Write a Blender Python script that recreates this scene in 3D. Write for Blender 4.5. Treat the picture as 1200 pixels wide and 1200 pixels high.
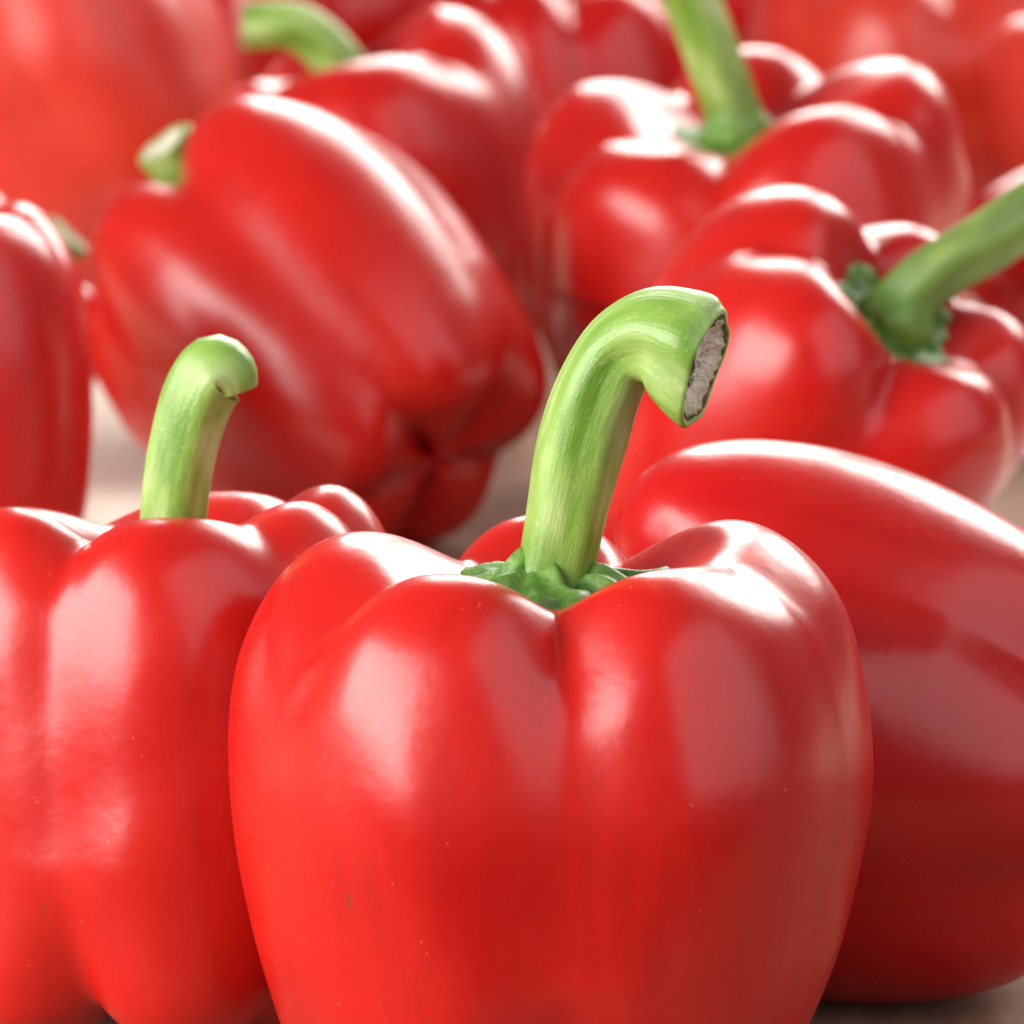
import bpy, math, random
import numpy as np
from mathutils import Vector, Matrix

for o in list(bpy.data.objects):
    bpy.data.objects.remove(o)
scene = bpy.context.scene
C = scene.collection

# ------------------------------------------------------------------ camera
cam_d = bpy.data.cameras.new("camera")
cam = bpy.data.objects.new("camera", cam_d)
C.objects.link(cam)
cam.location = (0.0, -0.60, 0.2258)
cam.rotation_euler = (math.radians(90 - 13), 0, 0)
cam_d.sensor_width = 36
cam_d.lens = 160.95
cam_d.clip_start = 0.02
cam_d.clip_end = 50
cam_d.dof.use_dof = True
cam_d.dof.focus_distance = 0.615
cam_d.dof.aperture_fstop = 29
cam_d.dof.aperture_blades = 9
scene.camera = cam

# ------------------------------------------------------------------ world
world = bpy.data.worlds.new("World")
scene.world = world
world.use_nodes = True
bg = world.node_tree.nodes["Background"]
bg.inputs[0].default_value = (1.0, 0.97, 0.95, 1)
bg.inputs[1].default_value = 0.13

# ------------------------------------------------------------------ lamps
def area(name, loc, target, sx, sy, watts, col):
    d = bpy.data.lights.new(name, 'AREA')
    d.shape = 'RECTANGLE'
    d.size, d.size_y = sx, sy
    d.energy = watts
    d.color = col
    o = bpy.data.objects.new(name, d)
    C.objects.link(o)
    o.location = loc
    dirv = Vector(target) - Vector(loc)
    o.rotation_euler = dirv.to_track_quat('-Z', 'Y').to_euler()
    return o

area("rear_softbox", (0.06, 1.78, 0.92), (0.0, 0.25, 0.0), 0.62, 0.85, 21, (1.0, 0.96, 0.90))
area("rear_softbox", (0.86, 1.62, 0.98), (0.05, 0.22, 0.0), 0.78, 0.85, 28, (1.0, 0.96, 0.90))
area("front_softbox", (-0.68, -0.33, 0.37), (-0.02, 0.02, 0.05), 0.98, 0.56, 18, (1.0, 0.96, 0.93))
area("fill_softbox", (1.0, -0.62, 0.78), (0.02, 0.05, 0.05), 1.8, 1.6, 12.5, (1.0, 0.93, 0.97))

scene.view_settings.view_transform = 'Standard'
scene.view_settings.look = 'None'
scene.view_settings.exposure = 0.22
scene.view_settings.gamma = 1.0
scene.cycles.max_bounces = 10
scene.cycles.use_denoising = True

# ------------------------------------------------------------------ node helpers
class NT:
    def __init__(self, name):
        self.m = bpy.data.materials.new(name)
        self.m.use_nodes = True
        self.t = self.m.node_tree
        self.b = self.t.nodes["Principled BSDF"]
    def n(self, typ, **kw):
        nd = self.t.nodes.new(typ)
        for k, v in kw.items():
            setattr(nd, k, v)
        return nd
    def l(self, a, b):
        self.t.links.new(a, b)
    def mix(self, fac, a, b, mode='MIX'):
        nd = self.n("ShaderNodeMix", data_type='RGBA', blend_type=mode)
        for sock, v in ((nd.inputs[0], fac), (nd.inputs[6], a), (nd.inputs[7], b)):
            if hasattr(v, "links"):
                self.l(v, sock)
            else:
                sock.default_value = v
        return nd.outputs[2]
    def noise(self, vec, scale, detail=3, rough=0.5):
        nd = self.n("ShaderNodeTexNoise")
        nd.inputs["Scale"].default_value = scale
        nd.inputs["Detail"].default_value = detail
        nd.inputs["Roughness"].default_value = rough
        if vec is not None:
            self.l(vec, nd.inputs["Vector"])
        return nd.outputs[0]
    def ramp(self, fac, stops):
        nd = self.n("ShaderNodeValToRGB")
        el = nd.color_ramp.elements
        el[0].position, el[0].color = stops[0]
        el[1].position, el[1].color = stops[1]
        for p, c in stops[2:]:
            e = el.new(p)
            e.color = c
        self.l(fac, nd.inputs[0])
        return nd.outputs[0]
    def bump(self, h, strength, dist):
        nd = self.n("ShaderNodeBump")
        nd.inputs["Strength"].default_value = strength
        nd.inputs["Distance"].default_value = dist
        self.l(h, nd.inputs["Height"])
        self.l(nd.outputs[0], self.b.inputs["Normal"])

def g(v): return (v, v, v, 1)

def mat_skin(name, col, col2, rough=0.27):
    k = NT(name)
    tc = k.n("ShaderNodeTexCoord").outputs["Object"]
    big = k.noise(tc, 28, 3, 0.55)
    f = k.ramp(big, [(0.35, g(0)), (0.7, g(1))])
    c = k.mix(f, col, col2)
    oi = k.n("ShaderNodeObjectInfo").outputs["Random"]                     # ripeness differs from fruit to fruit
    c = k.mix(k.ramp(oi, [(0.0, g(0.0)), (1.0, g(0.28))]), c, (0.50, 0.022, 0.008, 1))
    mp = k.n("ShaderNodeMapping"); k.l(tc, mp.inputs[0])
    mp.inputs["Scale"].default_value = (95, 95, 10)
    st = k.noise(mp.outputs[0], 1.6, 4, 0.65)                               # faint lengthwise streaks
    c = k.mix(k.ramp(st, [(0.50, g(0)), (0.78, g(0.26))]), c, (0.20, 0.002, 0.003, 1))
    sc = k.noise(mp.outputs[0], 5.5, 2, 0.5)                                # dry scars
    sc2 = k.noise(tc, 55, 1, 0.5)
    ms = k.n("ShaderNodeMath", operation='MULTIPLY')
    k.l(k.ramp(sc, [(0.715, g(0)), (0.74, g(0.7))]), ms.inputs[0])
    k.l(k.ramp(sc2, [(0.55, g(0)), (0.62, g(1))]), ms.inputs[1])
    c = k.mix(ms.outputs[0], c, (0.16, 0.035, 0.015, 1))
    sp = k.noise(tc, 1300, 1, 0.5)                 # tiny pale lenticels
    sp2 = k.noise(tc, 190, 1, 0.5)
    mul = k.n("ShaderNodeMath", operation='MULTIPLY')
    k.l(k.ramp(sp, [(0.70, g(0)), (0.76, g(1))]), mul.inputs[0])
    k.l(k.ramp(sp2, [(0.60, g(0)), (0.68, g(0.35))]), mul.inputs[1])
    c = k.mix(mul.outputs[0], c, (0.85, 0.22, 0.14, 1))
    k.l(c, k.b.inputs["Base Color"])
    rr = k.n("ShaderNodeMapRange")
    k.l(k.noise(tc, 75, 4, 0.65), rr.inputs["Value"])
    rr.inputs["From Min"].default_value, rr.inputs["From Max"].default_value = 0.3, 0.7
    rr.inputs["To Min"].default_value, rr.inputs["To Max"].default_value = rough - .03, rough + .06
    k.l(rr.outputs[0], k.b.inputs["Roughness"])
    k.b.inputs["IOR"].default_value = 1.5
    k.b.inputs["Subsurface Weight"].default_value = 0.5
    k.b.inputs["Subsurface Radius"].default_value = (1.0, 0.16, 0.06)
    k.b.inputs["Subsurface Scale"].default_value = 0.006
    k.b.inputs["Coat Weight"].default_value = 0.0
    k.b.inputs["Coat Roughness"].default_value = 0.14
    k.b.inputs["Coat IOR"].default_value = 1.5
    h = k.noise(tc, 120, 3, 0.6)
    h2 = k.noise(tc, 2200, 2, 0.5)
    add = k.n("ShaderNodeMath", operation='MULTIPLY_ADD')
    k.l(h2, add.inputs[0]); add.inputs[1].default_value = 0.055; k.l(h, add.inputs[2])
    k.bump(add.outputs[0], 0.11, 0.0011)
    return k.m

def mat_stem(name, light, mid, dark):
    k = NT(name)
    uv = k.n("ShaderNodeUVMap", uv_map="UVMap").outputs[0]
    mp = k.n("ShaderNodeMapping"); k.l(uv, mp.inputs[0])
    mp.inputs["Scale"].default_value = (3.6, 0.55, 1)
    streak = k.noise(mp.outputs[0], 1.5, 2, 0.5)
    mp2 = k.n("ShaderNodeMapping"); k.l(uv, mp2.inputs[0])
    mp2.inputs["Scale"].default_value = (16.0, 1.1, 1)
    thin = k.noise(mp2.outputs[0], 2.0, 3, 0.6)
    tc = k.n("ShaderNodeTexCoord").outputs["Object"]
    blot = k.noise(tc, 90, 3, 0.6)
    c = k.ramp(streak, [(0.34, dark), (0.66, light), (0.50, mid)])
    c = k.mix(k.ramp(blot, [(0.50, g(0)), (0.76, g(0.55))]), c, dark)
    c = k.mix(k.ramp(thin, [(0.52, g(0)), (0.72, g(0.30))]), c, dark)
    fine = k.noise(tc, 1700, 2, 0.6)
    c = k.mix(k.ramp(fine, [(0.60, g(0)), (0.74, g(0.22))]), c, (0.60, 0.64, 0.40, 1))
    scar = k.noise(mp2.outputs[0], 4.5, 2, 0.5)
    c = k.mix(k.ramp(scar, [(0.70, g(0)), (0.75, g(0.6))]), c, (0.17, 0.13, 0.05, 1))
    sp = k.n("ShaderNodeSeparateXYZ"); k.l(uv, sp.inputs[0])
    ft = k.n("ShaderNodeMath", operation='MULTIPLY_ADD')
    k.l(blot, ft.inputs[0]); ft.inputs[1].default_value = 0.35; k.l(sp.outputs[1], ft.inputs[2])
    c = k.mix(k.ramp(ft.outputs[0], [(0.60, g(0.9)), (1.10, g(0))]), c, (0.10, 0.23, 0.028, 1))
    k.l(c, k.b.inputs["Base Color"])
    k.b.inputs["Roughness"].default_value = 0.40
    k.b.inputs["Subsurface Weight"].default_value = 0.2
    k.b.inputs["Subsurface Radius"].default_value = (0.5, 0.8, 0.2)
    k.b.inputs["Subsurface Scale"].default_value = 0.002
    mx = k.n("ShaderNodeMath", operation='MULTIPLY_ADD')
    k.l(fine, mx.inputs[0]); mx.inputs[1].default_value = 0.2; k.l(thin, mx.inputs[2])
    k.bump(mx.outputs[0], 0.22, 0.0010)
    return k.m

def mat_calyx(name):
    k = NT(name)
    tc = k.n("ShaderNodeTexCoord").outputs["Object"]
    a = k.noise(tc, 260, 4, 0.6)
    c = k.ramp(a, [(0.3, (0.03, 0.095, 0.010, 1)), (0.72, (0.16, 0.29, 0.055, 1)), (0.5, (0.075, 0.175, 0.022, 1))])
    b = k.noise(tc, 90, 2, 0.5)
    c = k.mix(k.ramp(b, [(0.62, g(0)), (0.75, g(0.5))]), c, (0.22, 0.15, 0.06, 1))
    k.l(c, k.b.inputs["Base Color"])
    k.b.inputs["Roughness"].default_value = 0.5
    k.bump(k.noise(tc, 520, 3, 0.6), 0.4, 0.0008)
    return k.m

def mat_cut(name):
    k = NT(name)
    uv = k.n("ShaderNodeUVMap", uv_map="UVMap").outputs[0]
    sx = k.n("ShaderNodeSeparateXYZ"); k.l(uv, sx.inputs[0])
    tc = k.n("ShaderNodeTexCoord").outputs["Object"]
    mp = k.n("ShaderNodeMapping"); k.l(uv, mp.inputs[0])
    mp.inputs["Scale"].default_value = (26.0, 1.6, 1)
    fib = k.noise(mp.outputs[0], 2.0, 4, 0.7)
    a = k.noise(tc, 420, 5, 0.65)
    c = k.ramp(fib, [(0.3, (0.66, 0.55, 0.36, 1)), (0.65, (0.92, 0.88, 0.76, 1))])
    c = k.mix(k.ramp(a, [(0.5, g(0)), (0.75, g(0.5))]), c, (0.62, 0.62, 0.40, 1))
    c = k.mix(k.ramp(sx.outputs[1], [(0.18, g(0.8)), (0.34, g(0))]), c, (0.93, 0.90, 0.82, 1))
    c = k.mix(k.ramp(sx.outputs[1], [(0.72, g(0)), (0.90, g(0.7))]), c, (0.50, 0.56, 0.26, 1))
    add = k.n("ShaderNodeMath", operation='MULTIPLY_ADD')
    k.l(k.noise(tc, 600, 3, 0.6), add.inputs[0]); add.inputs[1].default_value = 0.15; k.l(sx.outputs[1], add.inputs[2])
    c = k.mix(k.ramp(add.outputs[0], [(0.96, g(0)), (1.08, g(1))]), c, (0.13, 0.09, 0.04, 1))
    k.l(c, k.b.inputs["Base Color"])
    k.b.inputs["Roughness"].default_value = 0.75
    k.bump(k.noise(tc, 900, 5, 0.7), 0.9, 0.0015)
    return k.m

def mat_wood(name, dark, mid, light):
    k = NT(name)
    tc = k.n("ShaderNodeTexCoord").outputs["Object"]
    mp = k.n("ShaderNodeMapping"); k.l(tc, mp.inputs[0])
    mp.inputs["Scale"].default_value = (22.0, 2.0, 22.0)
    a = k.noise(mp.outputs[0], 3.2, 6, 0.65)
    c = k.ramp(a, [(0.3, dark), (0.7, light), (0.5, mid)])
    b = k.noise(tc, 40, 4, 0.6)
    c = k.mix(k.ramp(b, [(0.4, g(0)), (0.8, g(0.5))]), c, mid)
    k.l(c, k.b.inputs["Base Color"])
    k.b.inputs["Roughness"].default_value = 0.85
    k.b.inputs["Specular IOR Level"].default_value = 0.25
    k.bump(a, 0.4, 0.001)
    return k.m

SKIN = mat_skin("red_pepper_skin", (0.42, 0.003, 0.004, 1), (0.47, 0.008, 0.005, 1))
SKIN_HAZE = mat_skin("hazy_red_pepper_skin", (0.55, 0.030, 0.018, 1), (0.58, 0.045, 0.022, 1), 0.33)  # background light and haze put into a paler skin colour
STEM = mat_stem("green_stalk", (0.36, 0.48, 0.18, 1), (0.22, 0.36, 0.07, 1), (0.10, 0.22, 0.015, 1))
STEM_DARK = mat_stem("olive_stalk", (0.20, 0.28, 0.06, 1), (0.12, 0.20, 0.028, 1), (0.06, 0.115, 0.012, 1))
CALYX = mat_calyx("green_calyx")
CUT = mat_cut("dry_cut_end")
WOOD = mat_wood("brown_wood", (0.16, 0.085, 0.055, 1), (0.26, 0.155, 0.105, 1), (0.36, 0.24, 0.17, 1))
LIT_WOOD = mat_wood("lit_pale_wood", (0.62, 0.54, 0.42, 1), (0.78, 0.73, 0.63, 1), (0.84, 0.80, 0.72, 1))  # cream of the brightly lit table put into the wood colour
_f = NT("grey_floor")
_f.l(_f.ramp(_f.noise(_f.n("ShaderNodeTexCoord").outputs["Object"], 6, 5, 0.6), [(0.3, (0.10, 0.09, 0.085, 1)), (0.7, (0.15, 0.135, 0.125, 1))]), _f.b.inputs["Base Color"])
_f.b.inputs["Roughness"].default_value = 0.8
FLOOR = _f.m
TAN = mat_wood("tan_wood", (0.32, 0.20, 0.11, 1), (0.48, 0.33, 0.19, 1), (0.58, 0.43, 0.27, 1))

# ------------------------------------------------------------------ geometry helpers
def mesh_obj(name, verts, faces, material, parent=None, uvs=None):
    me = bpy.data.meshes.new(name)
    me.from_pydata([tuple(v) for v in verts], [], faces)
    if uvs is not None:
        lay = me.uv_layers.new(name="UVMap")
        li = np.zeros(len(me.loops), dtype=np.int32)
        me.loops.foreach_get("vertex_index", li)
        lay.data.foreach_set("uv", np.asarray(uvs, dtype=np.float32)[li].ravel())
    me.polygons.foreach_set("use_smooth", [True] * len(me.polygons))
    me.materials.append(material)
    me.update()
    o = bpy.data.objects.new(name, me)
    C.objects.link(o)
    if parent is not None:
        o.parent = parent
    return o

def grid_faces(nr, nc, wrap=True, flip=False):
    f = []
    for i in range(nr - 1):
        for j in range(nc if wrap else nc - 1):
            j2 = (j + 1) % nc
            q = (i * nc + j, i * nc + j2, (i + 1) * nc + j2, (i + 1) * nc + j)
            f.append(q[::-1] if flip else q)
    return f

def catmull(P, n):
    """points along a centripetal-ish spline through P, n samples even in chord length"""
    P = np.asarray(P, float)
    d = np.r_[0, np.cumsum(np.sqrt(np.linalg.norm(np.diff(P[:, :3] if P.shape[1] > 3 else P, axis=0), axis=1)) + 1e-9)]
    m = np.zeros_like(P)
    m[1:-1] = (P[2:] - P[:-2]) / (d[2:] - d[:-2])[:, None]
    m[0] = (P[1] - P[0]) / (d[1] - d[0]); m[-1] = (P[-1] - P[-2]) / (d[-1] - d[-2])
    def ev(t):
        i = np.clip(np.searchsorted(d, t, side='right') - 1, 0, len(P) - 2)
        h = d[i + 1] - d[i]; u = ((t - d[i]) / h)[:, None]; h = h[:, None]
        return ((2*u**3 - 3*u**2 + 1) * P[i] + (u**3 - 2*u**2 + u) * h * m[i]
                + (-2*u**3 + 3*u**2) * P[i + 1] + (u**3 - u**2) * h * m[i + 1])
    dense = ev(np.linspace(0, d[-1], 600))
    L = np.r_[0, np.cumsum(np.linalg.norm(np.diff(dense[:, :2] if P.shape[1] == 2 else dense[:, :3], axis=0), axis=1))]
    t = np.linspace(0, L[-1], n)
    return np.stack([np.interp(t, L, dense[:, k]) for k in range(P.shape[1])], 1)

PROFILE = [(0.0, .875), (.12, .872), (.22, .876), (.32, .91), (.43, .962), (.55, .995), (.66, .992), (.77, .96),
           (.87, .90), (.945, .81), (.988, .70), (1.0, .60), (.985, .49), (.945, .37), (.885, .25), (.80, .13), (.69, .04),
           (.55, .0), (.40, .005), (.25, .045), (.12, .075), (0.0, .085)]
BARREL = [(0.0, .865), (.12, .862), (.24, .868), (.36, .905), (.48, .958), (.60, .992), (.72, .995), (.84, .955),
          (.935, .87), (.985, .76), (1.0, .63), (.985, .47), (.935, .30), (.86, .155), (.74, .05),
          (.58, .0), (.42, .005), (.26, .045), (.12, .075), (0.0, .085)]

class Body:
    """Lobed pepper body. theta 0 faces -Y, positive towards +X; s 0 at the stalk, 1 at the blossom end."""
    NS, NT_ = 120, 200
    def __init__(self, R, H, clefts, lobes, seed=0, profile=None, kmid=.06, ktop=.19, kztop=.10, kbot=.20,
                 wob=.018, squash=(1, 1), crest=0.0):
        self.R, self.H = R, H
        self.prof = np.asarray(profile or PROFILE, float)
        order = np.argsort([c[0] for c in clefts])
        self.cl = np.array([clefts[i] for i in order], float)       # (azimuth deg, depth)
        self.lob = np.array(lobes, float)                           # per lobe after each cleft: (height, radius)
        self.k = (kmid, ktop, kztop, kbot)
        self.squash = squash
        self.wob = wob
        rng = np.random.default_rng(seed)
        self.wv = [(rng.normal(size=3) * (55 if i < 5 else 115), rng.uniform(0, 6.28), 1.0 if i < 5 else .35) for i in range(10)]
        self.tab = catmull(self.prof * np.array([R, H]), 400)
        self.smax = np.argmax(self.tab[:, 0]) / 399
    def lobe_terms(self, th):
        n = len(self.cl)
        az = np.radians(self.cl[:, 0]); dep = self.cl[:, 1]
        a = np.mod(th - az[0], 2 * np.pi) + az[0]
        idx = np.clip(np.searchsorted(az, a, side='right') - 1, 0, n - 1)
        lo = az[idx]; hi = np.where(idx + 1 < n, az[(idx + 1) % n], az[0] + 2 * np.pi)
        u = (a - lo) / (hi - lo)
        phi = 2 * u - 1
        depth = dep[idx] * (1 - u) + dep[(idx + 1) % n] * u
        w = .5 - .5 * np.cos(np.pi * np.clip(np.abs(phi), 0, 1))     # 0 centre .. 1 cleft
        nb = np.where(phi < 0, (idx - 1) % n, (idx + 1) % n)
        lob = self.lob[idx] * (1 - .5 * w)[:, None] + self.lob[nb] * (.5 * w)[:, None]
        return np.abs(phi), depth, lob
    def pts(self, th, s):
        """th, s arrays of the same shape (flat)"""
        phi, depth, lob = self.lobe_terms(th)
        rho = np.interp(s, np.linspace(0, 1, 400), self.tab[:, 0]); z = np.interp(s, np.linspace(0, 1, 400), self.tab[:, 1])
        zr = z / self.H
        side = np.clip(s / self.smax, 0, 1)
        top = np.where(s < self.smax, 1.0, 0.0)
        kmid, ktop, kztop, kbot = self.k
        def bell(x, c, w): return np.exp(-((x - c) / w) ** 2)
        r = rho / self.R
        # weights along the profile
        shoulder = np.where(s < self.smax, np.exp(-((r - .70) / np.where(r < .70, .30, .27)) ** 2), np.exp(-(((s - self.smax) / .14)) ** 2) * .291)
        bottom = np.where(s > self.smax, np.clip(1 - zr / .35, 0, 1) ** 1.2, 0)
        eps = .34 - .27 * np.clip(shoulder, 0, 1) - .18 * bottom
        e = 1 - phi
        a = 1 - (np.sqrt(e * e + eps * eps) - eps) / (np.sqrt(1 + eps * eps) - eps)
        d = np.clip(a, 0, 1) ** 2.1 * depth
        kr = kmid + (ktop - kmid) * shoulder + (kbot - kmid) * bottom
        kr = kr * np.where(s < self.smax, np.clip(r / .35, 0, 1), 1)
        rho2 = rho * (1 - kr * d) * (1 + (lob[:, 1] - 1) * np.clip(r, 0, 1))
        z2 = z - self.H * kztop * d * shoulder * np.where(s < self.smax, 1, 1.0)
        z2 = z2 + self.H * .06 * d * bottom
        z2 = z2 + self.H * lob[:, 0] * np.where(s < self.smax, np.clip((r - .12) / .5, 0, 1), np.clip((zr - .3) / .6, 0, 1))
        x = rho2 * np.sin(th) * self.squash[0]; y = -rho2 * np.cos(th) * self.squash[1]
        p = np.stack([x, y, z2], 1)
        w = np.zeros(len(p))
        for kv, ph, am in self.wv:
            w += am * np.sin(p @ kv + ph)
        w *= self.wob * self.R * .5 * np.clip(r / .4, 0, 1)
        nd = np.stack([np.sin(th), -np.cos(th), np.where(s < self.smax, .8, -.6) * (1 - np.clip(r, 0, 1) ** 4)], 1)
        return p + nd * w[:, None]
    def build(self, parent, material):
        th = np.linspace(0, 2 * np.pi, self.NT_, endpoint=False)
        s = np.linspace(0.004, 0.996, self.NS)
        S, T = np.meshgrid(s, th, indexing='ij')
        V = self.pts(T.ravel(), S.ravel())
        n = self.NT_
        faces = grid_faces(self.NS, n, flip=False)
        top = V[:n].mean(0); bot = V[-n:].mean(0)
        V = np.vstack([V, top, bot])
        it, ib = self.NS * n, self.NS * n + 1
        for j in range(n):
            faces.append((it, (j + 1) % n, j))
            faces.append((ib, (self.NS - 1) * n + j, (self.NS - 1) * n + (j + 1) % n))
        faces = [f[::-1] for f in faces]
        self.V = V
        return mesh_obj("body", V, faces, material, parent)

def build_calyx(body, parent, r0, seed, material, lift=.0011, points=5):
    """green crinkled collar draped over the well round the stalk"""
    rng = np.random.default_rng(seed)
    nt, nr = 150, 14
    th = np.linspace(0, 2 * np.pi, nt, endpoint=False)
    rr = 1 + .16 * np.cos(points * th + rng.uniform(0, 6)) + .10 * np.cos(3 * th + rng.uniform(0, 6)) \
        + .04 * np.cos(11 * th + rng.uniform(0, 6)) + .02 * np.cos(19 * th + rng.uniform(0, 6))
    tgt = r0 * rr
    ss = np.linspace(0, 1, 400)
    half = int(np.argmax(body.tab[:, 0]))
    s_edge = np.interp(tgt, body.tab[:half, 0], ss[:half])
    rings, uvs = [], []
    ph = rng.uniform(0, 6, 6)
    for i in range(nr):
        f = i / (nr - 1)
        s = np.maximum(.004, s_edge * (.12 + .88 * f))
        p = body.pts(th, s)
        lump = (.5 * np.sin(7 * th + ph[0] + 4 * f) + .3 * np.sin(13 * th + ph[1] - 6 * f) + .4 * np.sin(4 * th + ph[2] + 9 * f))
        t = lift * (1.25 + .75 * lump * min(1, f * 2.2)) * (1 - .1 * f)
        t = t * np.sqrt(max(0, 1 - f ** 2.5)) * (1.0 if i else .6) + lift * 1.7 * np.exp(-(f / .30) ** 2)
        if i >= nr - 1:
            t = np.full(nt, -.0004)
        p[:, 2] += t
        rings.append(p)
    V = np.vstack(rings)
    faces = [f for f in grid_faces(nr, nt, flip=False)]
    faces = [f[::-1] for f in faces]
    return mesh_obj("calyx", V, faces, material, parent)

def build_stem(parent, path, seed, material, cut_material, end_dir=None, flare=1.35, ribs=5, rib=.05, droop=0.0):
    """path: (x, y, z, radius) in the pepper's own space, from the calyx to the tip"""
    rng = np.random.default_rng(seed)
    P = catmull(path, 64)
    n = len(P); m = 56
    pts = P[:, :3]; rad = P[:, 3].copy()
    L = np.r_[0, np.cumsum(np.linalg.norm(np.diff(pts, axis=0), axis=1))]; u = L / L[-1]
    rad *= 1 + (flare - 1) * np.exp(-(np.maximum(u - .07, 0) / .05) ** 2) * np.clip(.55 + u / .15, 0, 1)
    tang = np.gradient(pts, axis=0); tang /= np.linalg.norm(tang, axis=1)[:, None]
    if end_dir is not None:
        e = np.asarray(end_dir, float); e /= np.linalg.norm(e)
        for i in range(n):
            w = np.clip((u[i] - .80) / .20, 0, 1) ** 1.5
            tang[i] = tang[i] * (1 - w) + e * w
        tang /= np.linalg.norm(tang, axis=1)[:, None]
    nv = np.cross(tang[0], [0, 1, 0]); nv /= np.linalg.norm(nv)
    ph = np.linspace(0, 2 * np.pi, m, endpoint=False)
    off = rng.uniform(0, 6, 4)
    V, UV = [], []
    ringsN = []
    for i in range(n):
        nv = nv - tang[i] * nv.dot(tang[i]); nv /= np.linalg.norm(nv)
        bv = np.cross(tang[i], nv)
        q = 1 + rib * np.cos(ribs * ph + off[0] + .6 * u[i]) + rib * .5 * np.cos(2 * ph + off[1] + 1.5 * u[i]) \
            + .022 * np.sin(3 * ph + off[2] + 9 * u[i]) + .012 * np.sin(8 * ph + off[3] + 5 * u[i]) \
            + .05 * np.exp(-((u[i] - .02) / .05) ** 2) * np.cos(7 * ph + off[2])
        ring = pts[i] + rad[i] * q[:, None] * (np.cos(ph)[:, None] * nv + np.sin(ph)[:, None] * bv)
        if droop:                                     # the tip sags into a pointed lower lip
            w = np.clip((u[i] - .80) / .20, 0, 1) ** 2
            dn = np.clip((pts[i][2] - ring[:, 2]) / rad[i], 0, 1) ** 2
            ring[:, 2] -= droop * w * dn * rad[i]
        V.append(ring); UV += [(p / (2 * np.pi), u[i] * 3) for p in ph]
        ringsN.append((nv, bv))
    # rounded rim at the tip, curling in to the cut
    c0 = pts[-1]; t0 = tang[-1]; last = V[-1]
    for k, (sc, adv) in enumerate(((.985, .05), (.955, .075), (.915, .07), (.88, .045))):
        V.append(c0 + (last - c0) * sc + t0 * adv * rad[-1]); UV += [(p / (2 * np.pi), 3.05) for p in ph]
    rim = V[-1]
    stem = mesh_obj("stem", np.vstack(V), grid_faces(len(V), m, flip=False), material, parent, UV)
    # the cut face: a sub-part with ragged, sunken pith
    cv, cuv = [], []
    for k in range(9):
        f = 1 - k / 9
        dz = -.26 * (1 - f) ** 1.3 * (1 if k < 7 else .75) + .035 * np.sin(4 * ph + k * 1.3 + off[0]) * f * (1 if k else 0) + .07 * rng.normal(size=m) * (.6 if k in (1, 2, 3) else .4 if k else .25)
        cv.append(c0 + t0 * .045 * rad[-1] + (rim - c0 - t0 * .045 * rad[-1]) * f + t0[None] * (dz * rad[-1])[:, None]); cuv += [(p / 6.283, f) for p in ph]
    cv.append((c0 - t0 * .14 * rad[-1])[None]); cuv.append((0, 0))
    fc = grid_faces(9, m); last = 9 * m
    for j in range(m):
        fc.append((8 * m + j, 8 * m + (j + 1) % m, last))
    mesh_obj("cut_end", np.vstack(cv), fc, cut_material, stem, cuv)
    return stem

def make_pepper(name, label, xy, body, axis=(0, 0, 1), twist=0, stem=None, calyx_r=None, seed=1, group="red bell peppers on the table",
                stem_mat=None, stem_kw=None, sink=.0006, skin=None, points=5, lift=.0011, face=None):
    root = bpy.data.objects.new(name, None)
    root.empty_display_size = .02
    C.objects.link(root)
    root["label"] = label
    root["category"] = "bell pepper"
    root["group"] = group
    body.build(root, skin or SKIN)
    if calyx_r:
        build_calyx(body, root, calyx_r, seed + 50, CALYX, points=points, lift=lift)
    q = Vector((0, 0, 1)).rotation_difference(Vector(axis).normalized())
    if face is not None:                             # turn azimuth 0 towards this direction
        f = q.inverted() @ Vector(face)
        twist = math.degrees(math.atan2(f.x, -f.y))
    M = q.to_matrix() @ Matrix.Rotation(math.radians(twist), 3, 'Z')
    if stem:
        Mi = np.array(M.inverted())                  # the stalk is described in upright axes, from the well outwards
        top = np.array([0, 0, body.H * .865])
        stem = [tuple(top + Mi @ np.array(p[:3])) + (p[3],) for p in stem]
        kw = dict(stem_kw or {})
        if "end_dir" in kw:
            kw["end_dir"] = Mi @ np.array(kw["end_dir"])
        stem_kw = kw
        build_stem(root, stem, seed + 90, stem_mat or STEM, CUT, **(stem_kw or {}))
    root.rotation_euler = M.to_euler()
    zmin = (body.V @ np.array(M).T)[:, 2].min()
    root.location = (xy[0], xy[1], -zmin - sink)
    return root

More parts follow.
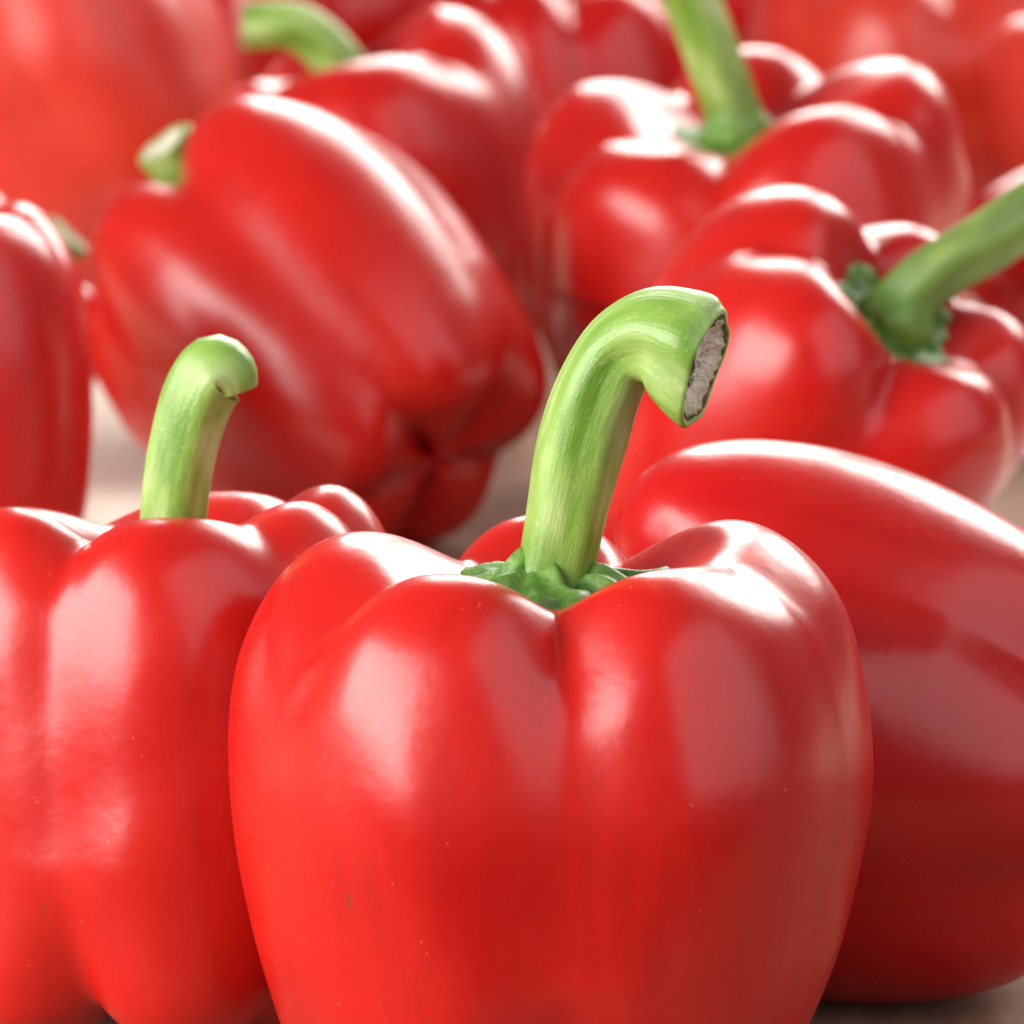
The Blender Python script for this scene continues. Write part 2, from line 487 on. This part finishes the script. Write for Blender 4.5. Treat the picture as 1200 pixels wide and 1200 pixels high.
# ------------------------------------------------------------------ table
def slab(name, x0, x1, y0, y1, z0, z1, material):
    v = [(x, y, z) for z in (z0, z1) for y in (y0, y1) for x in (x0, x1)]
    f = [(0, 2, 3, 1), (4, 5, 7, 6), (0, 1, 5, 4), (2, 6, 7, 3), (0, 4, 6, 2), (1, 3, 7, 5)]
    o = mesh_obj(name, v, f, material)
    for p in o.data.polygons: p.use_smooth = False
    return o
table = bpy.data.objects.new("wooden_table", None)
C.objects.link(table)
table["kind"] = "structure"
table["label"] = "brown, tan and pale wooden planks under the red peppers, tones painted for light and shade"
slab("plank", -0.8875, 1.03, -0.085, 0.158, -0.03, -0.0004, WOOD).parent = table      # breadboard end added across the front, brown to keep pale reflections off the peppers
_x = -0.8875
for i, (w, m) in enumerate(((.14, TAN), (.125, LIT_WOOD), (.13, TAN), (.12, TAN), (.115, LIT_WOOD), (.12, TAN), (.1045, LIT_WOOD), (.1525, WOOD), (.11, LIT_WOOD), (.12, TAN), (.13, LIT_WOOD), (.12, TAN), (.14, TAN), (.13, LIT_WOOD), (.12, TAN))):  # pale and brown planks stand in for lit and shaded table
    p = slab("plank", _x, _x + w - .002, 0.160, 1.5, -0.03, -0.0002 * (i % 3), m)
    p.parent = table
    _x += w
fl = slab("floor", -4, 4, -4, 4, -0.80, -0.75, FLOOR)
fl["kind"] = "structure"

#PEPPERS
K = .0001152          # metres per reference unit used for the stalk outlines

#PEPPERS
K = .0001152          # metres per reference unit used for the stalk outlines
def path(pts, x0, y0, k=K):
    """stalk centre line: (x, y down, radius, depth) about its foot"""
    return [((x - x0) * k, dpt, (y0 - y) * k / .97, r * k) for x, y, r, dpt in pts]

WELL = [(0.0, .915), (.12, .912), (.24, .915), (.34, .93)] + PROFILE[4:]
b1 = Body(.0455, .081, [(4, 1.0), (68, .32), (150, .9), (212, .9), (298, .65)],
          [(.0, 1.0), (.02, .99), (.0, .93), (.0, .97), (-.005, 1.0)], seed=3, kmid=.058, ktop=.15, profile=WELL, squash=(1, .91))
make_pepper("bell_pepper", "large shiny red pepper standing in front with a tall hooked green stem", (.0045, 0.0), b1, axis=(0, .05, 1),
    stem=path([(648, 705, 46, 0), (653, 640, 44, 0), (667, 565, 46, 0), (684, 485, 50, 0), (702, 425, 48, -.0005), (728, 380, 47, -.001),
               (768, 362, 57, -.003), (805, 372, 66, -.005), (822, 384, 63, -.006)], 640, 697),
    calyx_r=.0140, lift=.0024, seed=1, stem_kw=dict(flare=1.32, droop=.30, end_dir=(.885, -.37, -.28)))
b2 = Body(.0370, .075, [(-24, 1.0), (36, .5), (78, .8), (120, .8), (200, .8), (283, .8)],
          [(0, 1), (.015, 1), (.02, 1), (0, 1), (-.01, 1), (.012, 1)], seed=8, kmid=.07, ktop=.14, kztop=.06, profile=BARREL[:12] + [(.955, .26), (.90, .11), (.80, .03), (.62, .0), (.42, .005), (.26, .045), (.12, .075), (0.0, .085)])
make_pepper("bell_pepper", "upright ribbed red pepper left of the front one, blunt green stem bent at its tip", (-.051, .037), b2, axis=(-.02, .17, 1), twist=4,
    stem=path([(205, 690, 42, 0), (218, 560, 41, 0), (234, 485, 43, 0), (253, 430, 46, .0), (272, 405, 46, .0), (288, 412, 40, .0), (294, 428, 34, .0)], 190, 660),
    calyx_r=.012, seed=2)
b3 = Body(.0415, .078, [(0, 1.15), (72, .5), (144, .5), (216, .5), (288, .5)], [(0, 1)] * 5, seed=12, kmid=.10, wob=.03)
make_pepper("bell_pepper", "red pepper lying on its side behind the front one, long white glint along its top", (.087, .057), b3, axis=(-.93, .17, .18), face=(0, -.63, .77),
    calyx_r=.013, seed=3)
b4 = Body(.0425, .088, [(10, .9), (80, .8), (160, .8), (235, .8), (310, .8)], [(0, 1)] * 5, seed=15, kbot=.04, profile=PROFILE[:-4] + [(.40, .0), (.25, .012), (.10, .03), (0.0, .034)])
make_pepper("bell_pepper", "blurred red pepper leaning over behind the ribbed one, short stem stub at its upper left", (-.014, .325), b4, axis=(-.58, .5, .5), twist=-10,
    stem=[(0, 0, -.003, .006), (-.002, 0, .006, .0055), (-.006, 0, .013, .006), (-.0115, -.002, .0205, .0066)], calyx_r=.013, seed=4)
b5 = Body(.040, .076, [(20, .9), (95, .8), (160, .8), (220, .8), (290, .8)], [(0, 1)] * 5, seed=16)
make_pepper("bell_pepper", "red pepper tilted above the lying one, thick olive stem leaning out at the right", (.036, .27), b5, axis=(.5, -.35, .75), twist=-20,
    stem=[(0, 0, -.002, .0058), (.006, 0, .008, .0055), (.021, 0, .018, .0055), (.047, 0, .036, .0057)], calyx_r=.013, seed=5, stem_mat=STEM_DARK)
b6 = Body(.051, .0885, [(-8, .9), (65, .8), (140, .8), (205, .8), (285, .8)], [(0, 1), (0, 1), (0, 1), (0, 1), (-.06, 1)], seed=17, profile=BARREL)
make_pepper("bell_pepper", "wide blurred red pepper with a long green stem rising straight out of the top edge", (.057, .405), b6, axis=(-.1, -.1, 1),
    stem=[(0, 0, -.002, .0062), (-.002, 0, .008, .006), (-.010, 0, .03, .006), (-.018, 0, .045, .0064)], calyx_r=.013, seed=6)
b7 = Body(.044, .083, [(-80, .9), (62, .9), (170, .8), (235, .6)], [(.0, 1), (.05, 1), (0, 1), (-.03, 1)], seed=18)
make_pepper("bell_pepper", "blurred red pepper right behind the leaning one, with a bent green stem", (-.020, .50), b7, axis=(-.25, 0, .95),
    stem=[(0, 0, -.002, .0062), (-.004, 0, .008, .006), (-.013, 0, .016, .0060), (-.026, 0, .0165, .0054)], calyx_r=.013, seed=7)
b8 = Body(.055, .095, [(10, .7), (80, .8), (160, .8), (235, .8), (310, .6)], [(0, 1)] * 5, seed=19)
make_pepper("bell_pepper", "big very blurred haze-painted red pepper in the top left corner, no stem in sight", (-.10, .60), b8, axis=(-.5, 0, .85), calyx_r=.013, seed=8, skin=SKIN_HAZE)
b9 = Body(.0395, .086, [(0, .7), (95, .8), (160, .8), (235, .8), (300, .6)], [(0, 1)] * 5, seed=20, profile=BARREL)
make_pepper("bell_pepper", "upright red pepper cut off by the left edge, next to the leaning one", (-.117, .25), b9, axis=(0, .1, 1), calyx_r=.013, seed=9)
b10 = Body(.042, .085, [(10, .7), (80, .8), (160, .8), (235, .8), (310, .6)], [(0, 1)] * 5, seed=21)
make_pepper("bell_pepper", "blurred red pepper at the top edge between the bent stem and the long straight stem", (.012, .68), b10, calyx_r=.013, seed=10)
b11 = Body(.050, .088, [(10, .7), (80, .8), (160, .8), (235, .8), (310, .6)], [(0, 1)] * 5, seed=22)
make_pepper("bell_pepper", "blurred haze-painted red pepper at the top edge behind the right half of the wide one", (.115, .70), b11, calyx_r=.013, seed=11, skin=SKIN_HAZE)
b12 = Body(.032, .075, [(10, .7), (80, .8), (160, .8), (235, .8), (310, .6)], [(0, 1)] * 5, seed=23)
make_pepper("bell_pepper", "small red pepper at the right edge just above the olive stem", (.115, .50), b12, axis=(.9, .2, .1), calyx_r=.013, seed=12)
b13 = Body(.045, .085, [(10, .7), (80, .8), (160, .8), (235, .8), (310, .6)], [(0, 1)] * 5, seed=24)
make_pepper("bell_pepper", "blurred haze-painted red pepper in the top right corner", (.19, .62), b13, axis=(-.3, .1, .9), calyx_r=.013, seed=13, skin=SKIN_HAZE)
b14 = Body(.045, .085, [(10, .7), (80, .8), (160, .8), (235, .8), (310, .6)], [(0, 1)] * 5, seed=25)
make_pepper("bell_pepper", "most distant red pepper, a sliver at the top edge above the bent green stem", (-.045, .76), b14, axis=(-.3, .1, .9), calyx_r=.013, seed=14)
b15 = Body(.030, .064, [(10, .7), (80, .8), (160, .8), (235, .8), (310, .6)], [(0, 1)] * 5, seed=26)
make_pepper("bell_pepper", "red pepper hidden behind the left edge one, only its pale stem stub showing", (-.150, .40), b15, axis=(.75, -.05, .6), stem=[(0, 0, 0, .0055), (.004, 0, .006, .005), (.009, 0, .011, .0055)], calyx_r=.012, seed=15)
b16 = Body(.045, .088, [(10, .7), (80, .8), (160, .8), (235, .8), (310, .6)], [(0, 1)] * 5, seed=27)
make_pepper("bell_pepper", "blurred red pepper at the top edge just right of the long straight stem", (.072, .84), b16, calyx_r=.012, seed=16)
